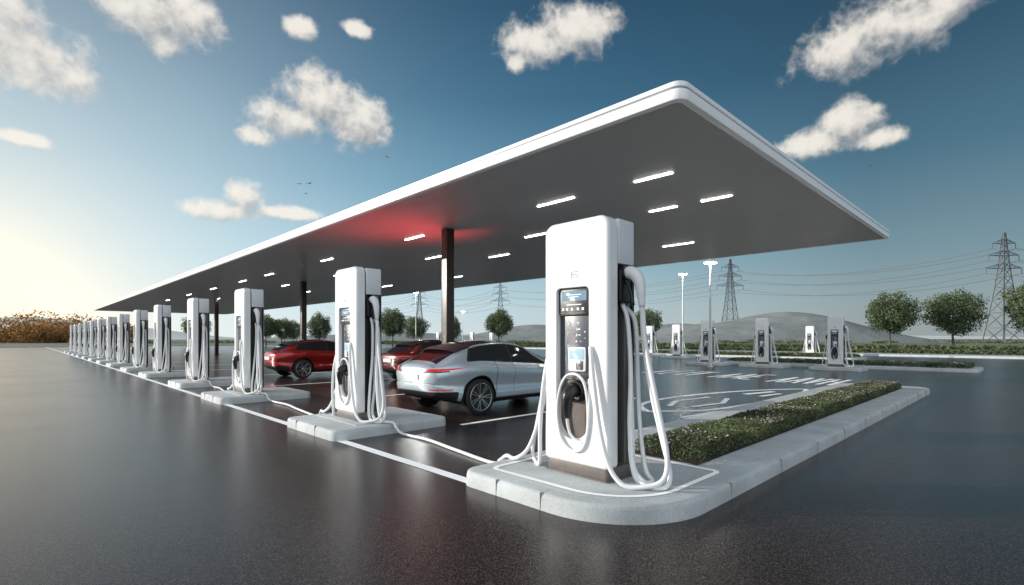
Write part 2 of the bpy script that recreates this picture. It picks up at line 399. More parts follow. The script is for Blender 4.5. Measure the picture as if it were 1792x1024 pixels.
def hill(r_,d,wl,wd,h,m,label,ph=0):
    cx,cy=at(d,r_); n=60;V=[];F=[]
    for i in range(n+1):
        for j in range(n+1):
            u=(i/n-.5)*2; v=(j/n-.5)*2
            f=max(0,1-u*u)*max(0,1-v*v); f=f**1.3
            z=h*f*(1+.12*math.sin(u*5+ph)+.06*math.sin(u*9+v*4+ph*2))-.3
            V.append((cx+.7169*u*wl+.6972*v*wd, cy-.6972*u*wl+.7169*v*wd, z))
    for i in range(n):
        for j in range(n): F.append((i*(n+1)+j,(i+1)*(n+1)+j,(i+1)*(n+1)+j+1,i*(n+1)+j+1))
    o=mobj('hill',V,F,m,smooth=True); tag(o,label,'hill',kind='structure')
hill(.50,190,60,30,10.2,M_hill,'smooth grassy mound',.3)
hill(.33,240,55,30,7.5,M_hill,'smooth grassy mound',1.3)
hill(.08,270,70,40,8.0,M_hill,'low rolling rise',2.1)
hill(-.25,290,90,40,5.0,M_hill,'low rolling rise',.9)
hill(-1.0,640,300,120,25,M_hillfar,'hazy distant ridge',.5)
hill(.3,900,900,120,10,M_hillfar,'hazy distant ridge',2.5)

# ------------------------------------------------------------------ canopy
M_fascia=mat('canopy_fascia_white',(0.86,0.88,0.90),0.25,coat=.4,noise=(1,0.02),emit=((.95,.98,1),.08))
M_ceil=mat('canopy_soffit',(0.78,0.77,0.76),0.36,0.0,noise=(.3,0.05))
M_rooftop=mat('canopy_roof',(0.5,0.5,0.5),.6,noise=(.5,.1))
M_lamp=mat('lit_diffuser',(1,1,1),.4,emit=((1,.95,.85),18))
M_col=mat('column_bronze',(0.075,0.065,0.06),.35,.4,noise=(6,.1))
M_band=mat('fascia_shadow_band',(.34,.36,.38),.35,.3,noise=(2,.05))
can=empty('canopy',(14.2,42,0),'huge flat white-edged canopy with grey soffit','canopy')
CX0,CX1,CY0,CY1=6.8,21.7,3.5,82
def clp(s,z,r=.20): return [(p[0]-14.2,p[1]-42,z) for p in rr(CX0+s,CX1-s,CY0+s,CY1-s,max(r-s,.02),10)]
V,F=loft([clp(.12,4.906),clp(.02,4.90),clp(.006,4.906),clp(0,4.92),clp(0,5.055),clp(.003,5.06),clp(.05,5.062)],False,False)
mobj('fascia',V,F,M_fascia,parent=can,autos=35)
V,F=loft([clp(.03,5.062),clp(.03,5.10)],False,False); mobj('fascia_groove',V,F,M_band,parent=can)
V,F=loft([clp(.05,5.098),clp(.012,5.10),clp(.008,5.105),clp(.008,5.165),clp(.016,5.175),clp(.05,5.178),clp(.2,5.178)],False,False)
mobj('roof_edge_lip',V,F,M_fascia,parent=can,autos=35)
V=clp(.11,4.912); mobj('soffit',V,[tuple(reversed(range(len(V))))],M_ceil,parent=can)
V=clp(.19,5.17); mobj('roof',V,[tuple(range(len(V)))],M_rooftop,parent=can)
LT=[(9.8,5.73,.9),(9.8,8.5,1.2),(9.8,14.9,1.1),(9.8,21.8,1.1),(9.8,29,1.2),(9.8,33.5,1.2),(9.8,40,1.2),(9.8,47,1.2),(12.4,5.5,.75),(12.4,6.95,.8),(12.5,11.7,1.0),(12.8,18,1.1),(14.5,15.7,1.2),
    (17.5,9.2,1.2),(17.8,22.9,1.2),(12.6,34.3,1.2),(12.6,26.5,1.2),(12.6,42,1.2),(17.6,30,1.2),(15.5,38,1.2),(9.8,55,1.2),(12.6,50,1.2)]
for x,y,l in LT:
    V,F=rbox(x-.035-14.2,x+.035-14.2,y-l/2-42,y+l/2-42,4.895,4.911,.005); mobj('ceiling_light',V,F,M_lamp,parent=can)
for x,y in ((9.8,13.0),(12.5,31.1),(12.5,50),(12.5,70)):
    V,F=rbox(x-.15-14.2,x+.15-14.2,y-.15-42,y+.15-42,0,4.91,.015); V2,F2=rbox(x-.25-14.2,x+.25-14.2,y-.25-42,y+.25-42,0,.04,.01)
    V,F,_=join([(V,F),(V2,F2)]); mobj('column',V,F,M_col,parent=can,autos=35)
# red accent uplighter fixed on the rear face of the first column, washing the soffit
V,F,_=join([lathe([(.05,0),(.07,.01),(.07,.10),(.055,.11),(.05,.07)],(9.8-14.2,13.27-42,1.55),'z',20),cyl((9.8-14.2,13.14-42,1.58),(9.8-14.2,13.22-42,1.58),.02,.02,8)]); mobj('accent_uplight',V,F,M_dark,parent=can,autos=40)
sl=bpy.data.lights.new('accent_lamp','SPOT'); sl.energy=330; sl.color=(1,.05,.06); sl.spot_size=R(124); sl.spot_blend=1.0; sl.shadow_soft_size=.15
slo=bpy.data.objects.new('accent_lamp',sl); COL.objects.link(slo); slo.parent=can; slo.location=(9.8-14.2,13.33-42,1.72); slo.rotation_euler=Vector((.50,-.10,-1)).to_track_quat('Z','Y').to_euler()

# ------------------------------------------------------------------ charging station
def ray_r(poly,c,ang):
    best=0
    dx,dy=math.cos(ang),math.sin(ang); n=len(poly)
    for i in range(n):
        x1,y1=poly[i][0]-c[0],poly[i][1]-c[1]; x2,y2=poly[(i+1)%n][0]-c[0],poly[(i+1)%n][1]-c[1]
        ex,ey=x2-x1,y2-y1; den=dx*ey-dy*ex
        if abs(den)<1e-12: continue
        t=(x1*ey-y1*ex)/den; u=(x1*dy-y1*dx)/den
        if t>0 and -1e-6<=u<=1+1e-6: best=max(best,t)
    return best
def build_charger():
    E=empty('charging_station')
    c=(0.03,1.1)
    PZ0,PZ1,PY=.34,1.78,.195
    outer=rr(-.385,.385,.11,2.42,[.05,.05,.11,.11],8)
    pill=[(p[0]+.03,p[1]) for p in rr(-PY,PY,PZ0,PZ1,[PY-.001,PY-.001,.045,.045],10)]
    angs=sorted(set([round(math.atan2(p[1]-c[1],p[0]-c[0]),5) for p in outer+pill]))
    def ring(poly,x,s=0):
        out=[]
        for a_ in angs:
            r_=ray_r(poly,c,a_); out.append((x,c[0]+r_*math.cos(a_),c[1]+r_*math.sin(a_)))
        return out
    def outs(s): return rr(-.385+s,.385-s,.11+s,2.42-s,[max(.05-s,.01)]*2+[max(.11-s,.01)]*2,8)
    def pil(s): return [(p[0]+.03,p[1]) for p in rr(-PY-s,PY+s,PZ0-s,PZ1+s,[PY-.001+s,PY-.001+s,.045+s,.045+s],10)]
    L=[ring(outs(0),-.085),ring(outs(0),-.088),ring(outs(0),-.187),ring(outs(0),-.19),ring(outs(.0025),-.2025),ring(outs(.010),-.213),ring(outs(.021),-.2195),ring(outs(.034),-.222),ring(outs(.038),-.222),
       ring(pil(.022),-.222),ring(pil(.019),-.222),ring(pil(.016),-.2245),ring(pil(.008),-.2255),ring(pil(.002),-.222),ring(pil(0),-.216),ring(pil(0),-.15)]
    V,F=loft(L,True,False); F=[tuple(reversed(f)) for f in F]
    mobj('housing',V,F,M_white,parent=E,autos=50)
    V,F=rbox(-.10,-.06,-.372,.372,.12,2.405,.004,.1,'x',8); mobj('seam_trim',V,F,M_dark,parent=E,autos=40)
    V,F=rbox(-.065,.215,-.38,.38,1.985,2.40,.012,.03,'z',5); mobj('top_cap',V,F,M_cap,parent=E,autos=40)
    P=[rbox(-.07,.20,-.27,.27,.1,1.99,.01)+(0,)]
    for sgn in(-1,1):
        for x0,x1,m_ in((-.06,-.015,0),(.075,.12,1),(.135,.18,1),(.185,.215,0)):
            y0,y1=(.26,.355) if x1<.19 else (.2,.375)
            P.append(rbox(x0,x1,min(sgn*y0,sgn*y1),max(sgn*y0,sgn*y1),.12,1.985,.006)+(m_,))
    V,F,mi=join(P); mobj('side_frame',V,F,[M_dark,M_fin],parent=E,midx=mi,autos=40)
    V,F=rbox(.205,.225,-.36,.36,.12,1.98,.006); mobj('back_panel',V,F,M_cap,parent=E,autos=40)
    V,F=rbox(-.205,.21,-.372,.372,0,.122,.008,.05,'z',5); V2,F2=rbox(-.225,.225,-.39,.39,0,.012,.003,.05)
    V,F,_=join([(V,F),(V2,F2)]); mobj('plinth',V,F,M_plinth,parent=E,autos=40)
    def plate(y0,y1,z0,z1,x,th,m,name,r=.01,par=E,b=.003):
        V,F=rbox(x-th,x,y0,y1,z0,z1,b,r,'x',4); return mobj(name,V,F,m,parent=par,autos=40)
    pl=ring(pil(.002),-.151); mobj('control_panel',pl,[tuple(reversed(range(len(pl))))],M_taupe,parent=E)
    kp=[rbox(-.168,-.151,-.163,.223,.90,1.775,.003,.01,'x')+(0,)]
    def mark(y,z,w,h): kp.append(rbox(-.1705,-.1675,y-w/2,y+w/2,z-h/2,z+h/2,.0005,.001,'x')+(1,))
    for (y,z,w,h) in ((.12,1.44,.006,.03),(.0,1.45,.03,.006),(.0,1.435,.02,.006),(-.01,1.385,.03,.012),(.015,1.385,.006,.03),(-.02,1.33,.012,.012),(.02,1.33,.006,.03),(.0,1.33,.035,.005),(.13,1.35,.02,.004),(.13,1.33,.014,.004),
                      (-.03,1.27,.02,.005),(.02,1.27,.014,.02),(.12,1.23,.03,.005),(.12,1.21,.02,.005),(-.08,1.36,.012,.012),(-.08,1.30,.016,.004),(.07,1.41,.012,.004),(.07,1.36,.004,.012)): mark(y,z,w,h)
    V,F,mi=join(kp); mobj('keypad_panel',V,F,[M_panel,M_ink],parent=E,midx=mi,autos=40)
    scr=plate(-.155,.215,1.52,1.77,-.166,.03,M_dark,'display_screen',.03)
    plate(-.12,.18,1.655,1.75,-.1962,.002,M_screen,'display_glass',.008,scr)
    P=[]
    for k,(a_,b_) in enumerate(((-.06,.12),(-.03,.1))): P.append(rbox(-.2005,-.1983,a_,b_,1.71-.02*k,1.717-.02*k,.0005,.001,'x'))
    for y in(-.09,-.03,.04,.10,.15): P.append(rbox(-.1985,-.1965,y,y+.024,1.565,1.59,.0005,.004,'x'))
    P.append(rbox(-.1985,-.1965,-.06,.12,1.615,1.624,.0005,.001,'x'))
    V,F,_=join(P); mobj('display_text',V,F,M_ink,parent=scr)
    cr=plate(-.095,.11,.985,1.215,-.168,.016,M_cap,'card_reader',.015)
    plate(-.08,.095,1.10,1.2,-.1845,.003,M_card,'card_reader_window',.008,cr)
    plate(-.07,.01,1.0,1.085,-.1845,.003,M_panel,'card_slot',.008,cr)
    P=[rbox(-.2240,-.2215,-.045,.045,1.875+k*.024,1.884+k*.024,.0006,.001,'x') for k in range(3)]
    P.append(rbox(-.2241,-.2216,.033,.045,1.875,1.932,.0006,.001,'x'))
    V,F,_=join(P); mobj('emblem',V,F,M_print,parent=E)
    V,F=lathe([(.10,0),(.105,-.01),(.105,-.045),(.085,-.055),(.07,-.03)],(0,0,0),'y',24)
    V=[(-.151+y, x+.02, z+.79) for x,y,z in V]
    mobj('cable_holster',V,F,M_dark,parent=E,autos=40)
    V,F=tube([(-.18,.02,.80),(-.245,.015,.80),(-.295,.02,.76),(-.30,.03,.68),(-.28,.045,.55)],[.060,.066,.058,.046,.028],12,5)
    mobj('charging_connector',V,F,M_dark,parent=E,smooth=True)
    V,F=tube([(-.28,.045,.57),(-.265,.05,.48),(-.255,.02,.39),(-.24,-.06,.335),(-.235,-.13,.36),(-.235,-.165,.5),(-.235,-.155,.75),(-.235,-.11,.90),(-.235,-.02,.96),(-.235,.10,.93),(-.235,.18,.78),(-.235,.205,.55),(-.24,.15,.34),(-.24,.03,.24),(-.24,-.1,.27),(-.237,-.16,.42),(-.235,-.178,.65),(-.20,-.155,.92)],.0135,10,6)
    mobj('charging_cable',V,F,M_cable,parent=E,smooth=True)
    V,F=rbox(-.05,.12,-.40,-.25,1.62,1.94,.02,.03,'y',4); mobj('cable_holster',V,F,M_dark,parent=E,autos=40)
    V,F,_=join([tube([(.02,-.36,1.90),(.02,-.43,1.895)],[.058,.056],16,3),tube([(.02,-.40,1.84),(.02,-.43,1.80),(.02,-.465,1.70),(.02,-.48,1.60)],[.018,.018,.018,.02],8,4)]); mobj('connector_nozzle',V,F,M_dark,parent=E,smooth=True)
    V,F=tube([(.02,-.41,1.895),(.02,-.455,1.90),(.02,-.51,1.87),(.02,-.55,1.80),(.02,-.565,1.71),(.02,-.575,1.58)],[.052,.060,.058,.050,.042,.027],14,6)
    mobj('charging_connector',V,F,M_white,parent=E,smooth=True)
    cabs=[[(.02,-.575,1.60),(.03,-.585,1.3),(.04,-.64,.9),(.03,-.76,.45),(0,-.86,.14),(-.06,-.84,.03),(-.12,-.70,.03),(-.12,-.58,.12),(-.06,-.50,.5),(0,-.47,1.0),(.03,-.42,1.45),(.03,-.36,1.62)],
          [(-.226,-.19,1.22),(-.25,-.215,1.12),(-.262,-.25,.9),(-.27,-.32,.5),(-.27,-.42,.18),(-.25,-.55,.035),(-.18,-.70,.03),(-.08,-.84,.10),(-.02,-.84,.32),(.0,-.72,.8),(.02,-.61,1.25),(.03,-.576,1.56)],
          [(.10,-.34,1.6),(.12,-.44,1.45),(.13,-.46,1.0),(.12,-.49,.5),(.10,-.56,.12),(.05,-.66,.03),(-.02,-.62,.03),(-.03,-.52,.15),(.04,-.46,.5),(.08,-.42,1.0)]]
    for P_ in cabs:
        V,F=tube(P_,.0215,10,7); mobj('charging_cable',V,F,M_cable,parent=E,smooth=True)
    V,F=rbox(-.04,.09,.25,.40,1.30,1.55,.02,.03,'y',4); mobj('cable_holster',V,F,M_dark,parent=E,autos=40)
    V,F=tube([(.02,.37,1.5),(.02,.44,1.5),(.01,.48,1.45),(0,.49,1.32)],[.05,.055,.045,.026],12,5); mobj('charging_connector',V,F,M_dark,parent=E,smooth=True)
    V,F=tube([(0,.49,1.34),(-.02,.52,1.0),(-.06,.61,.5),(-.10,.66,.14),(-.14,.58,.025),(-.2,.47,.05),(-.235,.43,.4),(-.225,.40,.8),(-.14,.395,1.15),(-.06,.36,1.25)],.0215,10,7); mobj('charging_cable',V,F,M_cable,parent=E,smooth=True)
    return E
CH=build_charger(); CH.location=(4.0,ROW[0],.15)
LBL='tall white charging station with hanging white cables on concrete island'
tag(CH,'tall white charging station with lit screen beside a planted bed','charging station','row of charging stations')
chs=[CH]
for i,y in enumerate(ROW[1:]):
    sc_=(1,1,1.0+min(.06,.02*i)); k=copy_tree(CH,(4.0,y,.158),scale=sc_); tag(k,LBL,'charging station','row of charging stations'); chs.append(k)
for x,y in ((27,6.38),(27,9.58),(27,12.46),(34.7,18.3),(37,21.9),(47,12.95)):
    k=copy_tree(CH,(x,y,.15),scale=(.85,.80,.95)); tag(k,'white charging station on a small distant pad','charging station','charging stations across the forecourt')
    kerbslab('pavement',x-.8,x+.7,y-1.15,y+.95,.15,band=0,label='small concrete charger pad',n=4)
for r_,d in ((-.145,78),(-.078,72),(-.04,80)):
    x,y=at(d,r_)
    k=copy_tree(CH,(x,y,.0),scale=(.85,.8,.95)); tag(k,'small distant white charging station','charging station','charging stations across the forecourt')
for i in range(0,3):
    dy=ROW[i+1]-ROW[i]
    P_=[(.0,.40,1.28),(-.03,.47,1.0),(-.08,.55,.55),(-.16,.66,.16),(-.22,.80,.03),(-.2,.95,.03),(-.16,1.10,-.05),(-.12,1.28,-.12),(.0,dy*.45,-.122),(.12,dy*.62,-.122),(.1,dy-1.15,-.115),(.06,dy-1.0,.02),(.0,dy-.85,.035),(-.02,dy-.74,.09),(-.02,dy-.66,.4),(.0,dy-.60,.9),(.02,dy-.575,1.58)]
    V,F=tube(P_,.0215,10,7); o=mobj('charging_cable',V,F,M_cable,parent=chs[i],smooth=True); o['label']='long white cable trailing across the asphalt'

# ------------------------------------------------------------------ cars
M_tyre=mat('tyre_rubber',(0.015,0.015,0.015),.7); M_rim=mat('rim_alloy',(0.40,0.41,0.43),.25,.85); M_rimd=mat('rim_dark',(0.02,0.02,0.022),.35,.5)
M_glass=mat('tinted_glass',(0.015,0.018,0.022),.04,0,.8); M_trim=mat('dark_trim',(0.02,0.02,0.022),.4)
M_rglass=mat('wine_tinted_glass',(0.035,0.008,0.010),.08,0,.5)
M_head=mat('headlight_lens',(.7,.75,.8),.05,.2); M_plate=mat('plate_white',(.75,.75,.75),.4)
def paint(name,col,metal):
    return mat(name,col,.28,metal,.5,coat=1.0,noise=(2,.02))
M_silver=paint('silver_blue_paint',(.62,.71,.78),.5); M_redp=paint('red_paint',(.34,.010,.010),.3); M_dred=paint('dark_red_paint',(.09,.005,.007),.3)
M_seam=mat('panel_gap',(0.02,0.02,0.02),.6)
def build_car(pm,label,roofm,rearm_):
    E=empty('car'); tag(E,label,'car','cars parked at the charging bays')
    LN=4.45
    nx=560; xs=np.linspace(0,LN,nx)
    def cv(pts,sm=.10):
        p=np.array(pts); pad=70; dx=xs[1]-xs[0]
        xe=np.arange(-pad,nx+pad)*dx; v=np.interp(xe,p[:,0],p[:,1])
        sl0=(p[1,1]-p[0,1])/(p[1,0]-p[0,0]); sl1=(p[-1,1]-p[-2,1])/(p[-1,0]-p[-2,0])
        v=np.where(xe<p[0,0],p[0,1]+sl0*(xe-p[0,0]),v); v=np.where(xe>p[-1,0],p[-1,1]+sl1*(xe-p[-1,0]),v)
        k=np.exp(-.5*(np.arange(-60,61)*dx/sm)**2); k/=k.sum()
        return np.convolve(v,k,'same')[pad:-pad]
    zt=cv([(0,.985),(.10,1.03),(.32,1.155),(.62,1.285),(.98,1.37),(1.42,1.41),(1.8,1.405),(2.25,1.335),(2.8,1.125),(3.2,1.00),(3.9,.92),(4.25,.80),(4.45,.65)],.085)
    bl=cv([(0,.91),(.3,.98),(.8,1.005),(1.5,.95),(2.8,.88),(3.1,.90),(4.45,.56)],.12); bl=np.minimum(bl,zt-.07)
    zb=cv([(0,.37),(.35,.25),(1.0,.20),(3.5,.20),(4.1,.22),(4.45,.29)],.08)
    w=cv([(0,.71),(.10,.80),(.38,.915),(.80,.975),(1.4,.90),(2.2,.885),(3.0,.92),(3.5,.965),(3.95,.89),(4.25,.76),(4.45,.58)],.11)
    gw=cv([(0,.53),(.30,.57),(.8,.58),(1.5,.57),(2.3,.565),(2.8,.60),(3.1,.71),(3.6,.70),(4.45,.40)],.12)
    CP=[(0*w,zb),(.78*w,zb),(.93*w,zb+.06),(.975*w,zb+.19),(.945*w,zb*.5+bl*.5-.04),(1.0*w,bl-.18),(.985*w,bl-.08),(.91*w,bl+.0),(gw*.45+.91*w*.55,bl*.52+(zt-.06)*.48),(gw,zt-.085),(gw*.82,zt-.036),(gw*.45,zt-.006),(0*w,zt)]
    CP=np.array(CP)
    nc=len(CP)
    T=np.concatenate([np.linspace(0,2,8,endpoint=False),np.linspace(2,7,120,endpoint=False),np.linspace(7,9.6,50,endpoint=False),np.linspace(9.6,nc-1,20)]); NV=len(T)
    ext=np.concatenate([[2*CP[0]-CP[1]],CP,[2*CP[-1]-CP[-2]]])
    S=np.zeros((NV,2,nx))
    for k,t in enumerate(T):
        i=min(int(t),nc-2); u=t-i; p0,p1,p2,p3=ext[i],ext[i+1],ext[i+2],ext[i+3]
        S[k]=.5*((2*p1)+(-p0+p2)*u+(2*p0-5*p1+4*p2-p3)*u*u+(-p0+3*p1-3*p2+p3)*u**3)
    S[:,0]=np.clip(S[:,0],0,None)
    sv=np.concatenate([[0.02],np.linspace(.06,.8,34),np.linspace(.815,.99,22)])
    def cap(sec,xe,sg,bul):
        out=[]
        for s_ in sv:
            zc=.68; x=xe+sg*bul*(1-s_**3.0)**.6
            out.append((np.full(NV,x),sec[:,0]*s_,zc+(sec[:,1]-zc)*s_))
        return out
    rear=cap(S[:,:,0],0,-1,.13); front=cap(S[:,:,-1],LN,1,.12)
    G=rear+[(np.full(NV,xs[i]),S[:,0,i],S[:,1,i]) for i in range(nx)]+front[::-1]
    X=np.array([g_[0] for g_ in G]);Y=np.array([g_[1] for g_ in G]);Z=np.array([g_[2] for g_ in G])
    Xc=(X[:-1,:-1]+X[1:,1:])/2;Yc=(Y[:-1,:-1]+Y[1:,1:])/2;Zc=(Z[:-1,:-1]+Z[1:,1:])/2
    Tc=np.broadcast_to((T[:-1]+T[1:])/2,Xc.shape)
    ztc=np.interp(Xc,xs,zt); blc=np.interp(Xc,xs,bl)
    xr,xf,wz=.80,3.54,.345
    lab=np.full(Xc.shape,0,dtype=np.int16)
    K=dict(body=0,sidewindow=1,pillar=2,rear_window=3,roof=4,windshield=5,sill=6,diffuser=7,tail_light=8,gap=9,reflector=10,headlight=11,door_a=12,door_b=13,none=14)
    zn=(Zc-blc)/np.maximum(ztc-blc,.01)
    gl=(zn>.10)&(Tc<9.0)&(Tc>7)&(Xc>.60+.40*np.clip(zn-.1,0,1)**1.3)&(Xc<2.82-.72*zn)
    lab[gl]=K['sidewindow']
    pil=gl&((np.abs(Xc-1.72-(zn*.05))<.022)); lab[pil]=K['pillar']
    frame=(~gl)&(Tc>7)&(Tc<9.1)&(zn>.06)&(Xc>.55+.40*np.clip(zn-.13,0,1)**1.3)&(Xc<2.86-.72*zn); lab[frame]=K['pillar']
    top=(Tc>9.6)
    lab[top&(Xc>.08)&(Xc<.56)]=K['rear_window']; lab[top&(Xc>=.64)&(Xc<2.10)]=K['roof']; lab[top&(Xc>=2.12)&(Xc<2.85)]=K['windshield']
    lab[top&(Xc>=.56)&(Xc<.64)]=K['pillar']
    lab[(Zc<.30)&(Xc>.1)&(Xc<LN-.1)]=K['sill']
    lab[(Xc<.32)&(Zc<.47)]=K['diffuser']
    zl=.865+.09*np.clip(Xc,0,1)-.03*np.clip((.6-Yc)/.6,0,1)
    hw_=.024-.045*np.clip(Xc,0,1)
    tl=(Xc<.50)&(Tc>3)&(np.abs(Zc-zl)<np.where(Yc>.34,hw_,.009))&(Tc<8.5)
    lab[tl]=K['tail_light']
    band=(Xc<.16)&(Zc<zl-.024)&(Zc>zl-.046)&(Yc>.33)&(lab==0); lab[band]=K['gap']
    refl=(Xc<.22)&(np.abs(Zc-.51)<.011)&(Yc>.50); lab[refl]=K['reflector']
    hl=(Xc>LN-.45)&(np.abs(Zc-(.73-.12*(Xc-LN+.3)))<.035)&(Yc>.32)&(Tc>4)&(Tc<9.5); lab[hl]=K['headlight']
    lab[(Xc>LN-.02)&(Zc<.5)&(Zc>.32)]=K['diffuser']
    door=(lab==0)&(Tc>3.2)&(Tc<7.3)&(Zc>.33)
    d1=door&(Xc>1.734)&(Xc<2.80); d2=door&(Xc>1.24)&(Xc<1.726)
    lab[d1]=K['door_a']; lab[d2]=K['door_b']
    seam=door&((np.abs(Xc-1.73)<.0055)|(np.abs(Xc-2.805)<.0055)|(np.abs(Xc-1.235)<.0055)); lab[seam]=K['gap']
    lab[(Xc<.02)&(np.abs(Zc-.62)<.004)&(lab==0)]=K['gap']
    hole=((np.hypot(Xc-xr,Zc-wz)<.388)|(np.hypot(Xc-xf,Zc-wz)<.388))&(Yc>.52)&(Tc<7)
    lab[hole]=K['none']
    arch=((np.hypot(Xc-xr,Zc-wz)<.408)|(np.hypot(Xc-xf,Zc-wz)<.408))&(Yc>.6)&(Zc>.2)&(lab!=14)&(Tc<7); lab[arch]=K['sill']
    for cxw in (xr,xf):
        dx_,dz_=X-cxw,Z-wz; rad=np.hypot(dx_,dz_)
        for R0 in (.388,.408):
            near=(np.abs(rad-R0)<.0062)&(Y>.6)
            X=np.where(near,cxw+dx_*R0/np.maximum(rad,1e-6),X); Z=np.where(near,wz+dz_*R0/np.maximum(rad,1e-6),Z)
            dx_,dz_=X-cxw,Z-wz; rad=np.hypot(dx_,dz_)
    def emit_part(name,lbls,mats,sgns=(1,-1),xr_=None,parent=E,mi=None):
        mask=np.isin(lab,[K[l] for l in lbls])
        if xr_: mask&=(Xc>xr_[0])&(Xc<xr_[1])
        I,J=np.nonzero(mask)
        if len(I)==0: return None
        Vs=[];Fs=[];mm=[];off=0
        for sg in sgns:
            idx=np.stack([I*NV+J,(I+1)*NV+J,(I+1)*NV+J+1,I*NV+J+1],1)
            if sg<0: idx=idx[:,::-1]
            u,inv=np.unique(idx.ravel(),return_inverse=True)
            P3=np.stack([X.ravel()[u],sg*Y.ravel()[u],Z.ravel()[u]],1); Vs.append(P3); Fs.append(inv.reshape(-1,4)+off); off+=len(u)
            if mi:
                lv=lab[I,J]; m__=np.zeros(len(lv),int)
                for kk,vv in mi.items(): m__[lv==K[kk]]=vv
                mm.append(m__)
        Vv=np.concatenate(Vs).astype(np.float32);Ff=np.concatenate(Fs).astype(np.int32)
        me=bpy.data.meshes.new(name); me.vertices.add(len(Vv)); me.vertices.foreach_set('co',Vv.ravel())
        me.loops.add(Ff.size); me.loops.foreach_set('vertex_index',Ff.ravel())
        me.polygons.add(len(Ff)); me.polygons.foreach_set('loop_start',np.arange(0,Ff.size,4,dtype=np.int32)); me.polygons.foreach_set('loop_total',np.full(len(Ff),4,dtype=np.int32))
        for m in (mats if isinstance(mats,list) else [mats]): me.materials.append(m)
        if mi: me.polygons.foreach_set('material_index',np.concatenate(mm).astype(np.int32))
        me.polygons.foreach_set('use_smooth',[True]*len(Ff)); me.update(calc_edges=True)
        import bmesh
        bm=bmesh.new(); bm.from_mesh(me); bmesh.ops.remove_doubles(bm,verts=bm.verts,dist=.0002); bm.to_mesh(me); bm.free()
        o=bpy.data.objects.new(name,me); COL.objects.link(o); o.parent=parent
        return o
    emit_part('body',['body','gap','pillar'],[pm,M_seam,M_trim],mi={'gap':1,'pillar':2})
    emit_part('rear_window',['rear_window'],rearm_); emit_part('windshield',['windshield'],M_glass); emit_part('roof',['roof'],roofm)
    emit_part('sill_trim',['sill','diffuser'],M_trim)
    LP=[]
    for k in range(17):
        y=-.55+1.10*k/16; q=(abs(y)/.55)**2.2
        def zz(x): return float(np.interp(x,xs,zt))
        LP.append([(.38+.10*q,y,zz(.40)+.035-.05*q),(.36+.10*q,y,zz(.40)+.046-.05*q),(.62,y,zz(.62)+.03-.05*q),(.84,y,zz(.84)+.008-.05*q),(.80,y,zz(.80)-.02-.05*q)])
    V,F=loft(LP); mobj('spoiler',V,F,M_trim,parent=E,autos=50)
    for sg in(1,-1):
        emit_part('window',['sidewindow'],M_glass,(sg,),(1.72,4)); emit_part('window',['sidewindow'],M_glass,(sg,),(0,1.72))
        emit_part('tail_light',['tail_light'],M_red,(sg,)); emit_part('headlight',['headlight'],M_head,(sg,)); emit_part('reflector',['reflector'],M_red,(sg,))
        for nm,hx in(('door_a',1.92),('door_b',1.36)):
            d=emit_part('door',[nm],pm,(sg,))
            V,F=rbox(hx-.11,hx+.07,-.012,.012,-.012,.012,.005,.006,'x'); yy=float(np.interp(hx,xs,w))*.99
            V=[(x,y+sg*(yy+.006),z+.79) for x,y,z in V]; mobj('handle',V,F,pm,parent=d,smooth=True)
        V,F=rbox(2.56,2.70,min(sg*.93,sg*1.08),max(sg*.93,sg*1.08),.92,1.04,.03,.03); mobj('wing_mirror',V,F,pm,parent=E,smooth=True)
        for wx in(xr,xf):
            V=[];F=[];n=32
            for k in range(n+1):
                a_=R(-20+220*k/n); V+=[(wx+.395*math.cos(a_),sg*.5,wz+.395*math.sin(a_)),(wx+.395*math.cos(a_),sg*.90,wz+.395*math.sin(a_))]
            V.append((wx,sg*.5,wz)); 
            for k in range(n): F.append((2*k,2*k+1,2*k+3,2*k+2)); F.append((2*k,2*k+2,len(V)-1))
            mobj('wheel_arch',V,F,M_black,parent=E)
            W=bpy.data.objects.new('wheel',None); COL.objects.link(W); W.parent=E; W.location=(wx,sg*.82,wz)
            ty=[(.245,-.10),(.31,-.11),(.335,-.10),(.345,-.07),(.345,.07),(.335,.10),(.31,.11),(.265,.105),(.255,.09)]
            V,F=lathe([(r_,h_*sg) for r_,h_ in ty],(0,0,0),'y',40); mobj('tyre',V,F,M_tyre,parent=W,autos=50)
            P_=[lathe([(.256,.108*sg),(.267,.113*sg),(.262,.118*sg),(.248,.112*sg),(.242,.03*sg)],(0,0,0),'y',40)+(0,)]
            P_=[(v,[f for f in fs if len(f)==4],m__) for v,fs,m__ in P_]
            P_.append(lathe([(.15,.03*sg),(.15,.045*sg)],(0,0,0),'y',28)+(1,)); P_.append(lathe([(.245,.0),(.245,.01*sg)],(0,0,0),'y',28)+(1,))
            P_.append(lathe([(.045,.05*sg),(.045,.10*sg),(.03,.11*sg)],(0,0,0),'y',20)+(0,))
            for k in range(14):
                a_=k//2*2*math.pi/7+(.13 if k%2 else -.13)
                ca,sa=math.cos(a_),math.sin(a_); vs=[]
                for rr_,ww,yy in((.03,.009,.095),(.256,.011,.112)):
                    for t_,dd in((-1,0),(1,0),(1,-.03),(-1,-.03)):
                        vs.append((ca*rr_-sa*ww*t_,sg*(yy+dd),sa*rr_+ca*ww*t_))
                P_.append((vs,[(0,1,2,3),(4,7,6,5),(0,4,5,1),(1,5,6,2),(2,6,7,3),(3,7,4,0)],0))
            V,F,mi=join(P_); mobj('rim',V,F,[M_rim,M_rimd],parent=W,midx=mi)
    V,F=rbox(-.142,-.120,-.24,.24,.67,.785,.004,.01,'x'); mobj('license_plate',V,F,M_plate,parent=E)
    return E
car=build_car(M_silver,'silver-blue electric hatchback with dark roof, tail lights lit',M_rglass,M_rglass); car.location=(5.42,8.15,.004)
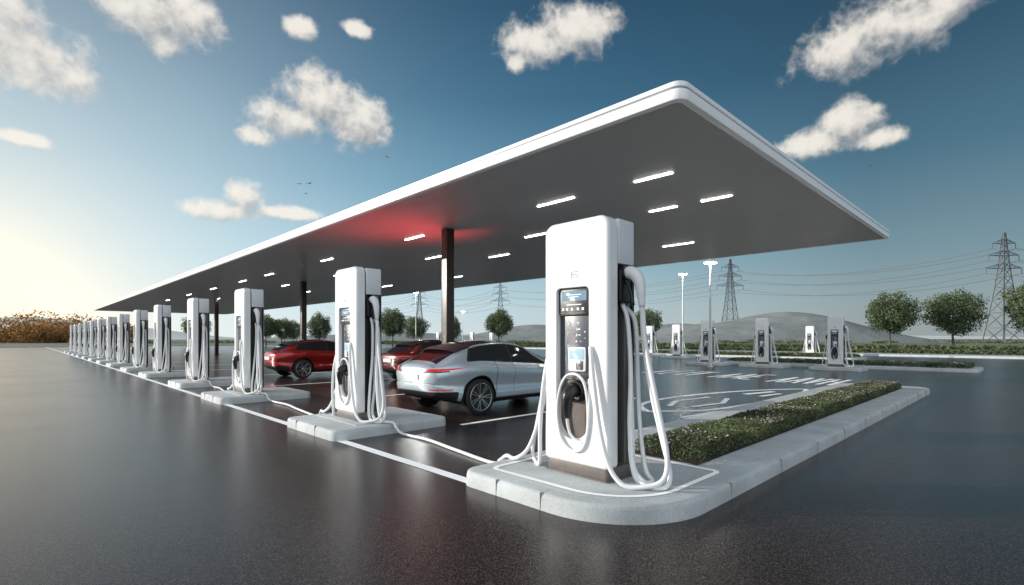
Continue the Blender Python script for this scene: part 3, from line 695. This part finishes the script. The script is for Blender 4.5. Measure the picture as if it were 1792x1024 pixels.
car2=build_car(M_redp,'glossy red electric hatchback plugged in at a bay',M_glass,M_glass); car2.location=(6.55,19.2,.004)
car3=build_car(M_dred,'dark red electric hatchback parked beside the canopy column',M_rglass,M_glass); car3.location=(8.7,14.6,.004)

# ------------------------------------------------------------------ lamp posts
M_pole=mat('galvanised_pole',(.75,.77,.78),.4,.2,noise=(5,.1)); M_plamp=mat('lamp_lens_lit',(1,1,1),.4,emit=((1,.97,.9),55))
def post(h):
    E=empty('street_lamp'); tag(E,'slim pale lamp post with flat round lit head','street lamp','lamp posts around the forecourt')
    V,F,_=join([cyl((0,0,0),(0,0,h-.05),.065,.04,14),lathe([(.15,0),(.15,.03),(.10,.05),(.08,.35)],(0,0,0),'z',16)]); mobj('pole',V,F,M_pole,parent=E,autos=40)
    V,F=lathe([(.33,h-.02),(.36,h+.01),(.33,h+.035),(.12,h+.09),(.05,h+.10)],(0,0,0),'z',28); mobj('lamp_head',V,F,M_pole,parent=E,autos=40)
    V,F=lathe([(.1,h-.08),(.28,h-.06),(.31,h-.022),(.2,h-.021)],(0,0,0),'z',28); mobj('lamp_lens',V,F,M_plamp,parent=E,autos=40)
    return E
p=post(5.25); p.location=(24.9,11.35,0.004)
for x,y in ((37.5,19.3),(31.5,47.6),(60,75)):
    k=copy_tree(p,(x,y,0),scale=(1,1,1.24)); tag(k,'slim pale lamp post with flat round lit head','street lamp','lamp posts around the forecourt')

# ------------------------------------------------------------------ pylons and power lines
M_steel=mat('pylon_steel',(.15,.17,.19),.6,.2,noise=(3,.1))
ARM=[(22.5,5.2),(26.3,4.4),(29.8,3.4)]
def pylon():
    P_=[]
    def hw(z): return float(np.interp(z,[0,14,21,33],[3.4,1.7,1.05,.25]))
    def bar(a,b,r=.09): P_.append(cyl(a,b,r,r,4))
    zs=[0,5,9.5,13.5,17,20,22.5,24.5,26.3,28.2,29.8,31.4,33]
    for k in range(len(zs)-1):
        a,b=hw(zs[k]),hw(zs[k+1]); z0,z1=zs[k],zs[k+1]
        c0=[(-a,-a,z0),(a,-a,z0),(a,a,z0),(-a,a,z0)]; c1=[(-b,-b,z1),(b,-b,z1),(b,b,z1),(-b,b,z1)]
        for i in range(4):
            j=(i+1)%4; bar(c0[i],c1[i],.15); bar(c0[i],c1[j],.075); bar(c0[j],c1[i],.075); bar(c1[i],c1[j],.075)
    for z,l in ARM:
        h_=hw(z); h2=hw(z+1.4)
        for s_ in(-1,1):
            for y_ in(-1,1):
                bar((s_*h_,y_*h_,z),(s_*l,0,z+.1),.1); bar((s_*h2,y_*h2,z+1.4),(s_*l,0,z+.1),.08)
                bar((s_*(h_+l)/2,y_*h_/2,z+.05),(s_*h2,y_*h2,z+1.4),.06)
            bar((s_*l,0,z),(s_*l,0,z-1.5),.10)
    V,F,_=join(P_); o=mobj('electricity_pylon',V,F,M_steel); tag(o,'tall steel lattice pylon carrying power lines','pylon','pylons of the transmission line'); return o
PY_=[(208.5,6.4),(201,83.6),(190.5,205),(176,262)]
P0=pylon(); aang=R(-45)
P0.location=(PY_[0][0],PY_[0][1],-.5); P0.rotation_euler=(0,0,aang)
for x,y in PY_[1:]:
    k=P0.copy(); COL.objects.link(k); k.location=(x,y,-.5)
ext=[(216,-75)]+PY_+[(165,360)]
for a_,b_ in zip(ext[:-1],ext[1:]):
    for z,l in ARM:
        for s_ in(-1,1):
            ox,oy=math.cos(aang)*l*s_,math.sin(aang)*l*s_
            Q=[]
            for k in range(25):
                t=k/24; Q.append((a_[0]+(b_[0]-a_[0])*t+ox,a_[1]+(b_[1]-a_[1])*t+oy,z-2.0-4*t*(1-t)*4.2))
            V,F=tube(Q,.085,4,1,False); o=mobj('power_line',V,F,M_steel); tag(o,'sagging overhead power line between pylons','power line','transmission line conductors')

# ------------------------------------------------------------------ birds
M_bird=mat('bird_grey',(.16,.18,.20),.8)
def bird(loc,rot,s=1):
    secs=[(-.62,-.02,.006,.02),(-.42,.08,.012,.06),(-.2,.13,.02,.09),(-.06,.04,.045,.17),(0,0,.055,.30),(.06,.04,.045,.17),(.2,.13,.02,.09),(.42,.08,.012,.06),(.62,-.02,.006,.02)]
    L=[[(x,c*math.cos(a)+(-.06 if abs(x)>.3 else 0),z+t*math.sin(a)) for a in [2*math.pi*i/10 for i in range(10)]] for x,z,t,c in secs]
    V,F=loft(L); o=mobj('bird',V,F,M_bird,smooth=True,loc=loc); o.rotation_euler=rot; o.scale=(s,)*3
    tag(o,'small dark bird gliding with spread wings','bird','birds in the sky')
def sky_pt(d,r_,t): x,y=at(d,r_); return (x,y,1.45+t*d)
for d,r_,t,rz in ((65,-.418,.303,.3),(62,-.398,.304,.1),(66,-.405,.284,.8),(72,-.246,.356,.5),(72,.703,.338,-.6)):
    bird(sky_pt(d,r_,t),(random.uniform(-.2,.2),random.uniform(-.3,.3),R(-44)+rz),.7)

# ------------------------------------------------------------------ sky
w=bpy.data.worlds.new('World'); scene.world=w; w.use_nodes=True
N=w.node_tree.nodes; L=w.node_tree.links
bg=N['Background']; bg.inputs['Strength'].default_value=1.0
tc=N.new('ShaderNodeTexCoord'); DIR=tc.outputs['Generated']
SUN=Vector((-.62,.74,.21)).normalized()
el=math.asin(SUN.z); rot=math.atan2(SUN.x,SUN.y)
sk=N.new('ShaderNodeTexSky'); sk.sky_type='NISHITA'; sk.sun_disc=False; sk.sun_elevation=el; sk.sun_rotation=rot
def MX(a,b,f=None,bt='MIX'):
    m=N.new('ShaderNodeMix'); m.data_type='RGBA'; m.blend_type=bt
    if isinstance(f,(int,float)): m.inputs[0].default_value=f
    elif f is not None: L.new(f,m.inputs[0])
    for s_,v in((6,a),(7,b)):
        if isinstance(v,tuple): m.inputs[s_].default_value=(*v,1)
        else: L.new(v,m.inputs[s_])
    return m.outputs[2]
def MA(op,a,b=None,c=None,clamp=False):
    m=N.new('ShaderNodeMath'); m.operation=op; m.use_clamp=clamp
    for i,v in enumerate((a,b,c)):
        if v is None: continue
        if isinstance(v,(int,float)): m.inputs[i].default_value=v
        else: L.new(v,m.inputs[i])
    return m.outputs[0]
def VM(op,a,b):
    m=N.new('ShaderNodeVectorMath'); m.operation=op
    for i,v in enumerate((a,b)):
        if isinstance(v,(tuple,Vector)): m.inputs[i].default_value=tuple(v)
        elif v is not None: L.new(v,m.inputs[i])
    return m
sep=N.new('ShaderNodeSeparateXYZ'); L.new(DIR,sep.inputs[0])
ramp=N.new('ShaderNodeValToRGB'); L.new(sep.outputs['Z'],ramp.inputs['Fac'])
cr=ramp.color_ramp; cr.elements[0].position=0; cr.elements[0].color=(.55,.64,.67,1)
cr.elements[1].position=1; cr.elements[1].color=(.05,.10,.16,1)
for p_,c_ in((.06,(.46,.60,.66)),(.14,(.29,.48,.58)),(.28,(.115,.28,.40)),(.42,(.045,.15,.25)),(.55,(.024,.09,.165)),(.72,(.05,.12,.2))):
    e=cr.elements.new(p_); e.color=(*c_,1)
GL=Vector((-.08,1,-.02)).normalized()
dg=VM('DOT_PRODUCT',DIR,GL).outputs['Value']
mr=N.new('ShaderNodeMapRange'); mr.inputs[1].default_value=.1; mr.inputs[2].default_value=.95; mr.inputs[3].default_value=.62; mr.inputs[4].default_value=1.5
L.new(dg,mr.inputs[0])
mulc=N.new('ShaderNodeCombineXYZ')
for i in range(3): L.new(mr.outputs[0],mulc.inputs[i])
base=MX(ramp.outputs['Color'],mulc.outputs[0],1.0,'MULTIPLY')
nsh=MX(sk.outputs['Color'],(.08,.08,.08),1.0,'MULTIPLY')
base=MX(base,nsh,.15)
dgc=MA('MAXIMUM',dg,0)
g1=MA('POWER',dgc,8.0); g2=MA('POWER',dgc,55.0); g3=MA('POWER',dgc,260.0)
base=MX(base,(.82,.88,.87),MA('MULTIPLY',g1,.74))
base=MX(base,(1.5,1.27,.92),MA('MULTIPLY',g2,.85))
base=MX(base,(2.6,1.70,.80),MA('MULTIPLY',g3,.85))
dback=MA('MAXIMUM',VM('DOT_PRODUCT',DIR,Vector((-.68,-.60,.42)).normalized()).outputs['Value'],0)  # bright sky lobe added out of view to fill-light the charger fronts
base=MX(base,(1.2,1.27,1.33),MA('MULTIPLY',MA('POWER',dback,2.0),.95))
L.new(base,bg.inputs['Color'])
CL=[(23.6,23.6,3.4,2.1),(21.0,21.5,3.4,1.6),(26.6,22.3,2.8,2.0),(17.6,19.6,1.3,.7),
 (50.9,31.2,3.0,2.0),(47.0,29.9,2.7,1.5),(44.6,28.6,1.0,.9),
 (77.3,25.3,3.2,1.7),(81.3,26.2,4.0,2.0),(85.0,26.9,2.4,1.6),
 (77.7,19.4,1.7,1.5),(74.9,18.2,2.9,.9),(80.1,17.7,1.7,.6),
 (.6,21.9,3.1,2.4),(-1.4,24.2,2.7,2.5),(3.0,21.0,1.6,1.5),
 (8.2,27.7,3.3,1.9),(11.6,28.8,2.5,1.7),(9.9,25.6,1.1,1.0),
 (16.6,13.8,1.4,1.2),(15.1,12.2,2.8,.8),(20.0,12.7,3.0,.5),
 (21.6,29.5,1.3,.7),(27.0,30.1,1.2,.6),(.3,15.8,1.6,.5)]
def mask(P):
    cur=None
    for B,e,wd,h in CL:
        b,e_=R(B),R(e)
        mp=N.new('ShaderNodeMapping'); mp.vector_type='TEXTURE'
        mp.inputs['Location'].default_value=(math.sin(b)*math.cos(e_),math.cos(b)*math.cos(e_),math.sin(e_))
        mp.inputs['Rotation'].default_value=(e_,0,-b); mp.inputs['Scale'].default_value=(R(wd)*1.45,R(wd)*1.45,R(h)*1.45)
        L.new(P,mp.inputs['Vector']); ln=VM('LENGTH',mp.outputs[0],None).outputs['Value']
        cur=ln if cur is None else MA('SMOOTH_MIN',cur,ln,.25)
    return MA('SUBTRACT',1.0,cur)
m0=mask(DIR)
gate=MA('GREATER_THAN',m0,-.60)
m1=mask(VM('ADD',DIR,Vector((-.008,.006,.024))).outputs[0])
def nz(P,sc_,det,ro):
    n=N.new('ShaderNodeTexNoise'); n.inputs['Scale'].default_value=sc_; n.inputs['Detail'].default_value=det; n.inputs['Roughness'].default_value=ro; L.new(P,n.inputs['Vector']); return n.outputs['Fac']
def fluff(P):
    n1=nz(P,13,7,.56); n2=nz(P,30,4,.52)
    bil=MA('SUBTRACT',.30,MA('ABSOLUTE',MA('SUBTRACT',MA('MULTIPLY',n2,2.0),1.0)))
    return MA('ADD',MA('MULTIPLY',MA('SUBTRACT',n1,.5),2.5),MA('MULTIPLY',bil,.9))
f0=fluff(DIR)
off=Vector(SUN)*.012+Vector((0,0,.018))
f1=fluff(VM('ADD',DIR,off).outputs[0])
mm_=MA('MULTIPLY',m0,1.4)
D0=MA('ADD',mm_,f0)
al=N.new('ShaderNodeMapRange'); al.interpolation_type='SMOOTHSTEP'; al.inputs[1].default_value=.06; al.inputs[2].default_value=1.0; L.new(D0,al.inputs[0])
shv=MA('ADD',MA('SUBTRACT',f0,f1),MA('MULTIPLY',MA('SUBTRACT',m0,m1),.95))
lit=N.new('ShaderNodeMapRange'); lit.interpolation_type='SMOOTHSTEP'; lit.inputs[1].default_value=-.85; lit.inputs[2].default_value=.80; L.new(shv,lit.inputs[0])
ccol=MX((.31,.33,.36),(.93,.88,.80),lit.outputs[0])
alpha=MA('MULTIPLY',al.outputs[0],.92)
ccol=MX(ccol,(1.0,.96,.88),MA('MULTIPLY',g1,.45))
bg2=N.new('ShaderNodeBackground'); L.new(MX(base,ccol,alpha),bg2.inputs['Color'])
mxs=N.new('ShaderNodeMixShader'); L.new(gate,mxs.inputs[0]); L.new(bg.outputs[0],mxs.inputs[1]); L.new(bg2.outputs[0],mxs.inputs[2])
L.new(mxs.outputs[0],N['World Output'].inputs['Surface'])

# sun
sd=bpy.data.lights.new('sun','SUN'); sd.energy=4.4; sd.angle=R(.6); sd.color=(1,.93,.84)
so=bpy.data.objects.new('sun',sd); COL.objects.link(so); so.rotation_euler=SUN.to_track_quat('Z','Y').to_euler(); so.location=(0,0,40)

# camera
cd=bpy.data.cameras.new('camera'); cd.sensor_width=36; cd.lens=17.88; cd.shift_y=.0446; cd.clip_end=8000; cd.clip_start=.05
co=bpy.data.objects.new('camera',cd); COL.objects.link(co); co.location=(0,0,1.45); co.rotation_euler=(R(90),0,R(-44.2))
scene.camera=co
scene.view_settings.view_transform='Standard'; scene.view_settings.look='None'; scene.view_settings.exposure=0
